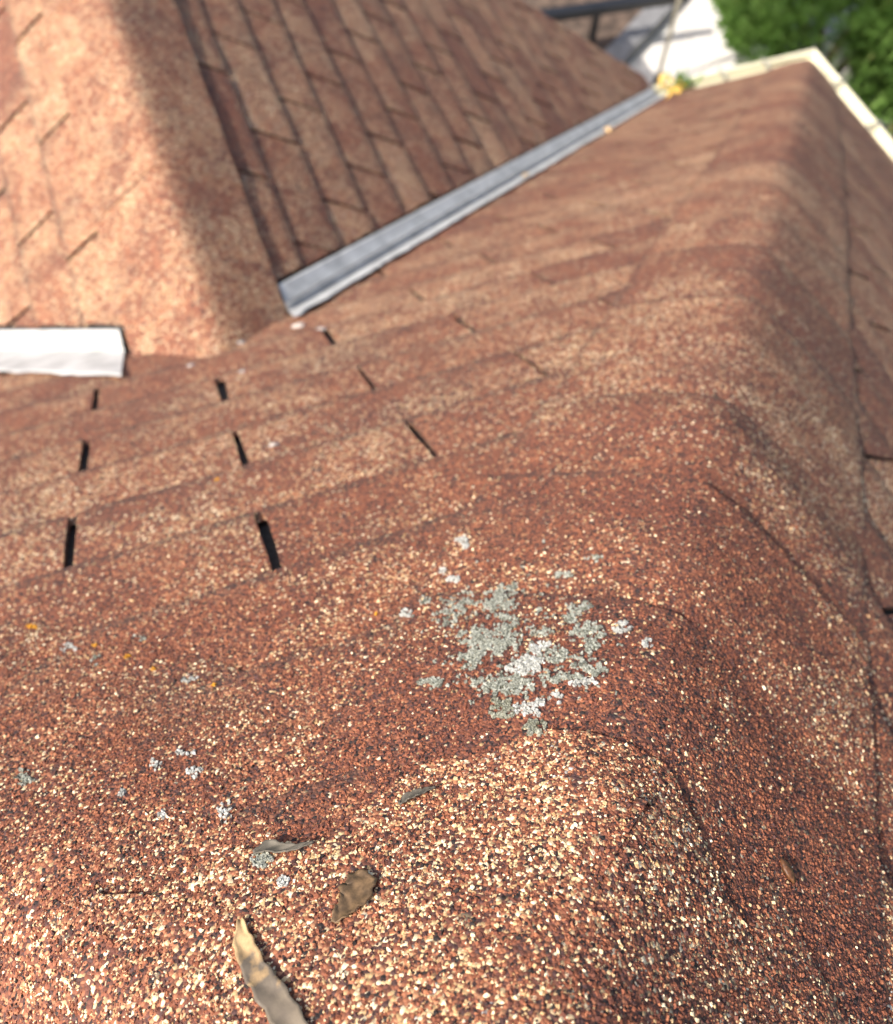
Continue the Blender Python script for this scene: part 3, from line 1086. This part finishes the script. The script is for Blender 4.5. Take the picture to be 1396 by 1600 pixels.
# ---------------------------------------------------------------- lichens
def lichen_mesh(name, blobs, material, parent=None, size=0.00115, dens=1.0, lift=0.0007):
    """crust of small crinkled lobes; blobs: (u, v, ru, rv, fill) ellipses of survey pixels laid on the roof"""
    V, F, TN = [], [], []
    org = None
    for (u, v, ru, rv, fill) in blobs:
        nn = max(4, int(ru * rv * math.pi / 5.0 * fill * dens))
        for _ in range(nn):
            for _try in range(6):
                a = random.uniform(0, 2 * math.pi); r = math.sqrt(random.random())
                uu_, vv_ = u + ru * r * math.cos(a), v + rv * r * math.sin(a)
                nv = noise.noise(Vector((uu_ * 0.08, vv_ * 0.13, u))) + 0.8 * noise.noise(Vector((uu_ * 0.22, vv_ * 0.34, v)))
                if nv > 0.06 - 0.30 * (1 - r) + 0.35 * r ** 4:
                    break
            else:
                continue
            p, nrm = hit(uu_, vv_)
            if p is None:
                continue
            if org is None:
                org = p.copy()
            tx_ = nrm.orthogonal().normalized(); ty_ = nrm.cross(tx_)
            rad = size * random.uniform(0.45, 1.15)
            k = random.randint(5, 6)
            i0 = len(V)
            top = p + nrm * (lift + random.uniform(0.0001, 0.0005)) 
            n_before = len(V)
            V.append(top)
            a0_ = random.uniform(0, 6.28)
            tilt = Vector((random.uniform(-1, 1), random.uniform(-1, 1))) * 0.0005
            for i in range(k):
                an = a0_ + i * 2 * math.pi / k
                rr = rad * random.uniform(0.55, 1.25)
                x_, y_ = math.cos(an) * rr, math.sin(an) * rr
                V.append(p + tx_ * x_ + ty_ * y_ + nrm * (lift + random.uniform(-0.0004, 0.0007) + (tilt.x * x_ + tilt.y * y_) / rad))
            for i in range(k):
                an = a0_ + i * 2 * math.pi / k
                V.append(V[i0 + 1 + i] - nrm * 0.0014)
            TN += [random.random()] * (len(V) - n_before)
            for i in range(k):
                j = (i + 1) % k
                F.append((i0, i0 + 1 + i, i0 + 1 + j))
                F.append((i0 + 1 + i, i0 + 1 + k + i, i0 + 1 + k + j, i0 + 1 + j))
    if org is None:
        return None
    if parent is not None:
        org = parent.location
    V = [v - org for v in V]
    o = mesh_obj(name, V, F, material, parent, False)
    at_ = o.data.attributes.new('rnd', 'FLOAT', 'POINT'); at_.data.foreach_set('value', TN)
    if parent is None:
        o.location = org
    return o

lp, _ = hit(820, 1040)
colony = empty("lichen_colony", lp)
tag(colony, "large broken grey lichen colony spread over the hip cap in the middle", "lichen")
G, W_, D_ = M_LICH, M_LICHW, M_LICHD
for mt, bl in [
    (G, [(782, 942, 24, 22, 1.0), (795, 917, 12, 8, .7)]), (G, [(765, 1000, 42, 22, 1.0), (738, 1030, 18, 12, .9)]),
    (G, [(722, 945, 30, 18, .35), (700, 968, 24, 12, .3)]), (G, [(795, 975, 14, 12, .6)]),
    (W_, [(820, 1040, 26, 13, 1.2), (835, 1030, 12, 14, .8)]), (G, [(795, 1072, 38, 15, 1.1), (750, 1066, 14, 7, .8)]),
    (D_, [(785, 1108, 18, 14, .9)]), (W_, [(828, 1108, 24, 10, .4), (845, 1098, 8, 7, .8)]), (D_, [(836, 1138, 16, 12, .8)]),
    (G, [(918, 988, 24, 14, .8), (925, 1012, 11, 12, .7)]), (W_, [(850, 1012, 18, 8, .7)]), (G, [(868, 1024, 18, 10, .8)]),
    (G, [(880, 1060, 32, 8, .9)]), (G, [(932, 1048, 19, 9, 1.0)]), (W_, [(912, 1068, 20, 5, .7)]),
    (G, [(895, 962, 16, 12, .5), (905, 948, 18, 8, .3)]), (G, [(842, 988, 20, 7, .4)]), (W_, [(870, 1090, 8, 8, .6)]),
    (G, [(905, 1038, 12, 8, .6)]), (G, [(662, 1000, 0.1, 0.1, 0)])][:-1]:
    lichen_mesh("thallus", [(u, v, ru * 1.22, rv * 1.22, f * 0.9) for (u, v, ru, rv, f) in bl], mt, colony)

crumbs = []
for _ in range(230):
    u, v = random.gauss(815, 72), random.gauss(1012, 55)
    if v > 1140 - abs(u - 830) * 0.4:
        continue
    crumbs.append((u, v, random.uniform(1.5, 5), random.uniform(1.2, 3.5), random.uniform(0.5, 1.0)))
o = lichen_mesh("crumbs", crumbs, M_LICH, colony, size=0.0008)
o['kind'] = "stuff"

def lichen_thing(blobs, material, label, group=None, **kw):
    if blobs[0][0] < 460:
        kw.setdefault('dens', 0.6)
    o = lichen_mesh("lichen_patch", blobs, material, None, **kw)
    if o:
        tag(o, label, "lichen", group)
lichen_thing([(721, 850, 12, 11, 1.6)], W_, "round pale lichen patch, topmost above the big grey lichen colony")
lichen_thing([(708, 906, 14, 6, 1.3), (692, 894, 5, 5, 1.0)], W_, "white lichen patch just up and left of the big lichen colony")
lichen_thing([(637, 958, 14, 6, .9)], W_, "small whitish lichen patch left of the big lichen colony")
lichen_thing([(665, 940, 14, 8, .4)], G, "thin scattered lichen patch between colony and small white patch")
lichen_thing([(678, 1068, 26, 10, .8)], G, "elongated grey lichen patch lower left of the big colony")
lichen_thing([(881, 900, 14, 6, 1.2)], G, "small dark edged lichen patch above the colony's right half")
lichen_thing([(971, 981, 16, 10, 1.1)], W_, "star shaped white lichen patch right of the big colony")
lichen_thing([(1012, 1006, 9, 9, .6)], W_, "tiny white lichen patch farthest right of the colony")
lichen_thing([(930, 872, 18, 6, .35)], G, "faint grey lichen specks upper right of the colony")
lichen_thing([(108, 1012, 14, 9, .9)], W_, "white lichen patch among orange dots on the left cap")
lichen_thing([(152, 1032, 12, 9, .5)], G, "pale lichen patch just right below the white one on left cap")
lichen_thing([(216, 998, 14, 8, .4)], G, "faint grey lichen patch above the left hip cap's edge")
lichen_thing([(295, 1062, 16, 8, .4)], W_, "thin white lichen patch near the left cap's orange dots")
lichen_thing([(38, 1216, 18, 13, .7)], G, "grey lichen patch at the left edge, low in the picture")
lichen_thing([(290, 1176, 16, 5, .8), (305, 1206, 16, 12, .4)], W_, "broken white lichen patch on the shaded slope at lower left")
lichen_thing([(243, 1196, 14, 8, .5)], W_, "small lichen patch left of the broken white one")
lichen_thing([(191, 1240, 8, 6, 1.0)], W_, "tiny bright lichen spot at lower left")
lichen_thing([(251, 1274, 9, 8, .7)], W_, "little white lichen spot above the front cap's edge")
lichen_thing([(352, 1268, 12, 18, .3)], W_, "loose white lichen flecks above the grey bark sliver")
lichen_thing([(410, 1342, 20, 15, .9)], G, "grey lichen tuft against the bark sliver")
lichen_thing([(440, 1378, 14, 9, .5)], W_, "white lichen flecks below the grey lichen tuft")
for (u, v, ru, rv, lab) in ((50, 980, 10, 4, "orange lichen streak at the left edge, leftmost of its row"), (146, 1009, 6, 3, "orange lichen dot just right of the white patch on left cap"),
        (199, 1026, 7, 3, "orange lichen dot in the middle of the row on left cap"), (336, 1072, 5, 3, "orange lichen dot at the right end of the row on left cap"),
        (586, 960, 4, 3, "orange lichen dot alone left of the big grey colony"), (340, 750, 4, 3, "yellow lichen dot between two black slots, lower of two"),
        (240, 1046, 4, 3, "tiny orange lichen dot on left cap below the row"), (466, 1046, 3, 2, "tiny yellow lichen dot halfway between left cap row and colony"),
        (305, 718, 3, 2, "yellow lichen dot between two black slots, upper of two")):
    o = lichen_mesh("orange_lichen", [(u, v, ru, rv, 0.9)], M_LICHO, None, size=0.0010)
    if o:
        tag(o, lab, "lichen", "orange lichen dots")

# ---------------------------------------------------------------- loose scraps on the front cap
def ribbon(name, path, widths, curl, material, thick=0.0007, lift=0.0012, curlup=None):
    """thin curled leaf: path of survey pixels laid on the roof"""
    pts, nrs = [], []
    for (u, v) in path:
        p, nn = hit(u, v)
        pts.append(p); nrs.append(nn)
    # resample
    m = 26
    V, F, A = [], [], []
    na = 8
    P = []
    for k in range(m + 1):
        f = k / m * (len(pts) - 1); i = min(int(f), len(pts) - 2); g = f - i
        P.append((pts[i].lerp(pts[i + 1], g), nrs[i].lerp(nrs[i + 1], g).normalized(), widths[i] * (1 - g) + widths[i + 1] * g, curl[i] * (1 - g) + curl[i + 1] * g))
    org = P[m // 2][0].copy()
    for k in range(m + 1):
        p, nn, w, c = P[k]
        d = (P[min(k + 1, m)][0] - P[max(k - 1, 0)][0]).normalized()
        sd = d.cross(nn).normalized()
        for a in range(na + 1):
            x = -1 + 2 * a / na
            wob = 1 + 0.10 * math.sin(k * 1.7 + x) + random.uniform(-.04, .04)
            ang = c * x
            px = math.sin(ang) / max(abs(c), 1e-3) * w * wob * (1 if c else 1)
            pz = (1 - math.cos(ang)) / max(abs(c), 1e-3) * w
            V.append(p + sd * px + nn * (lift + pz + 0.0003 * math.sin(k * 0.9 + a)) - org)
            A.append(k / m)
    for k in range(m):
        for a in range(na):
            i = k * (na + 1) + a
            F.append((i, i + 1, i + na + 2, i + na + 1))
    o = mesh_obj(name, V, F, material, None, True)
    at_ = o.data.attributes.new('along', 'FLOAT', 'POINT'); at_.data.foreach_set('value', A)
    s_ = o.modifiers.new("thickness", 'SOLIDIFY'); s_.thickness = thick; s_.offset = 1
    o.location = org
    return o
o = ribbon("dry_leaf", [(378, 1440), (382, 1475), (398, 1515), (425, 1555), (455, 1600), (490, 1650)], [0.0016, 0.0044, 0.0050, 0.0056, 0.0058, 0.0030],
           [0.9, 0.6, 0.4, 0.3, 0.3, 0.2], M_STRIP, lift=0.0010)
tag(o, "curled tan dry leaf strip lying on the front ridge cap at the bottom", "leaf")
o = ribbon("leaf_scrap", [(556, 1366), (562, 1385), (555, 1405), (545, 1420), (532, 1434), (522, 1444)], [0.0030, 0.0078, 0.0072, 0.0050, 0.0042, 0.0016],
           [0.35, 0.3, 0.3, 0.5, 0.9, 0.9], M_SCRAP, lift=0.0008)
tag(o, "flat brown leaf scrap among granules above the curled strip", "leaf")
o = ribbon("bark_sliver", [(398, 1338), (420, 1328), (445, 1332), (470, 1328), (492, 1320)], [0.0012, 0.0040, 0.0030, 0.0016, 0.0006],
           [0.8, 0.8, 0.7, 0.6, 0.4], M_SLIVER, lift=0.0016)
tag(o, "grey brown bark sliver beside the grey lichen tuft", "bark")
o = ribbon("bark_sliver", [(626, 1262), (636, 1252), (650, 1246), (666, 1240), (682, 1234)], [0.0010, 0.0026, 0.0026, 0.0016, 0.0005],
           [0.8, 0.9, 0.8, 0.6, 0.4], M_SLIVER, lift=0.0016)
tag(o, "thin grey sliver on the front cap's edge below the lichen colony", "bark")

p, nn = hit(1228, 1362)
bm = bmesh.new()
bmesh.ops.create_icosphere(bm, subdivisions=3, radius=1.0)
for v in bm.verts:
    k = 1 - 0.35 * abs(v.co.x) ** 1.5
    v.co.y *= k; v.co.z *= k
    v.co += v.co.normalized() * 0.12 * noise.noise(v.co * 3)
    v.co = Vector((v.co.x * 0.0064, v.co.y * 0.0030, v.co.z * 0.0019))
o = bm_obj("seed_husk", bm, M_SEED, None, True)
pa, _ = hit(1216, 1342); pb_, _ = hit(1240, 1386)
ax = (pb_ - pa).normalized(); nn = nn.normalized(); ay = nn.cross(ax).normalized()
o.matrix_world = Matrix((ax, ay, ax.cross(ay))).transposed().to_4x4()
o.location = p + nn * 0.0014
tag(o, "rust brown seed husk on the right side of the hip", "seed")

# sealant dabs at the head of the valleys
def slope_hit(u, v, sl):
    d = ray_dir(u, v)
    k = (sl.o - CAM).dot(sl.n) / d.dot(sl.n)
    return CAM + d * k
for (u, v, r) in ((375, 541, 0.011), (468, 514, 0.012), (503, 520, 0.009), (300, 577, 0.008), (380, 588, 0.008), (440, 468, 0.006), (430, 702, 0.006)):
    p = slope_hit(u, v, SA)
    bm = bmesh.new()
    bmesh.ops.create_icosphere(bm, subdivisions=3, radius=1.0)
    for w in bm.verts:
        w.co += w.co.normalized() * 0.7 * noise.noise(w.co * 2.2 + Vector((u, v, 0)))
        w.co = p + SA.n * 0.005 + SA.s * (w.co.x * r * 0.8) + SA.t * (w.co.y * r * 0.6) + SA.n * (w.co.z * r * 0.3)
    bm_obj("sealant_dab", bm, M_SEAL, house, True)

# fallen leaves in the valley and a weed in the gutter
def leaf_mesh(L, W, cup, seed):
    rs = random.Random(seed)
    V, F = [], []
    m, na = 8, 4
    for k in range(m + 1):
        f = k / m
        w = W * math.sin(math.pi * (0.04 + 0.94 * f)) ** 0.7 * (1 - 0.25 * f)
        for a in range(na + 1):
            x = -1 + 2 * a / na
            V.append(Vector((L * (f - 0.5), x * w, cup * abs(x) ** 1.5 * w + 0.12 * L * math.sin(f * 3 + seed) + rs.uniform(-.001, .001))))
    for k in range(m):
        for a in range(na):
            i = k * (na + 1) + a
            F.append((i, i + 1, i + na + 2, i + na + 1))
    return V, F
for k, (u, v, h_) in enumerate(((1032, 143, .02), (1040, 150, .03), (1050, 143, .03), (1058, 150, .025), (1047, 138, .05), (1064, 142, .03), (1040, 140, .05), (1054, 154, .02))):
    p = slope_hit(u, v, SA) + SA.n * h_
    V, F = leaf_mesh(random.uniform(0.055, 0.075), 0.021, 0.5, k)
    o = mesh_obj("yellow_leaf", V, F, M_YLEAF)
    s_ = o.modifiers.new("thickness", 'SOLIDIFY'); s_.thickness = 0.0006
    o.location = p
    o.rotation_euler = (random.uniform(-.6, .6), random.uniform(-.6, .3) + 0.4, random.uniform(0, 6.28))
    tag(o, "yellow fallen leaf heaped at the bottom end of the valley flashing", "leaf", "yellow leaves in the valley mouth")
for k, (u, v, lab) in enumerate(((826, 284, "small tan leaf on the valley flashing's edge, nearest of two"), (951, 211, "small tan leaf on the valley flashing's edge, farther of two"))):
    p = slope_hit(u, v, SA) + SA.n * 0.018
    V, F = leaf_mesh(0.028, 0.010, 0.4, 20 + k)
    o = mesh_obj("tan_leaf", V, F, M_TLEAF)
    s_ = o.modifiers.new("thickness", 'SOLIDIFY'); s_.thickness = 0.0006
    o.location = p
    o.rotation_euler = (-0.6, 0.1, 0.8 + k)
    tag(o, lab, "leaf")
wp = wpt(6.02, YE + 0.10, ZE)
wp.z -= 0.05
weed = empty("weed", wp)
bm = bmesh.new()
rs = random.Random(5)
for k in range(40):
    a = rs.uniform(0, 6.28); L = rs.uniform(0.05, 0.11)
    base = Vector((rs.uniform(-.05, .05), rs.uniform(-.01, .01), 0.0)); tip = base + Vector((math.cos(a) * L * .6, math.sin(a) * L * .4, L))
    w = Vector((-math.sin(a), math.cos(a), 0)) * 0.006
    mid = base.lerp(tip, .6) + Vector((0, 0, .01))
    bm.faces.new([bm.verts.new(x) for x in (base, mid + w, tip, mid - w)])
me = bpy.data.meshes.new("blades"); bm.to_mesh(me); bm.free()
at = me.attributes.new('rnd', 'FLOAT', 'POINT'); at.data.foreach_set('value', [rs.random() * 0.8 for _ in me.vertices])
me.materials.append(M_SHRUB)
link(bpy.data.objects.new("blades", me), weed)
tag(weed, "small green weed sprouting in the gutter beside the yellow leaves", "weed")
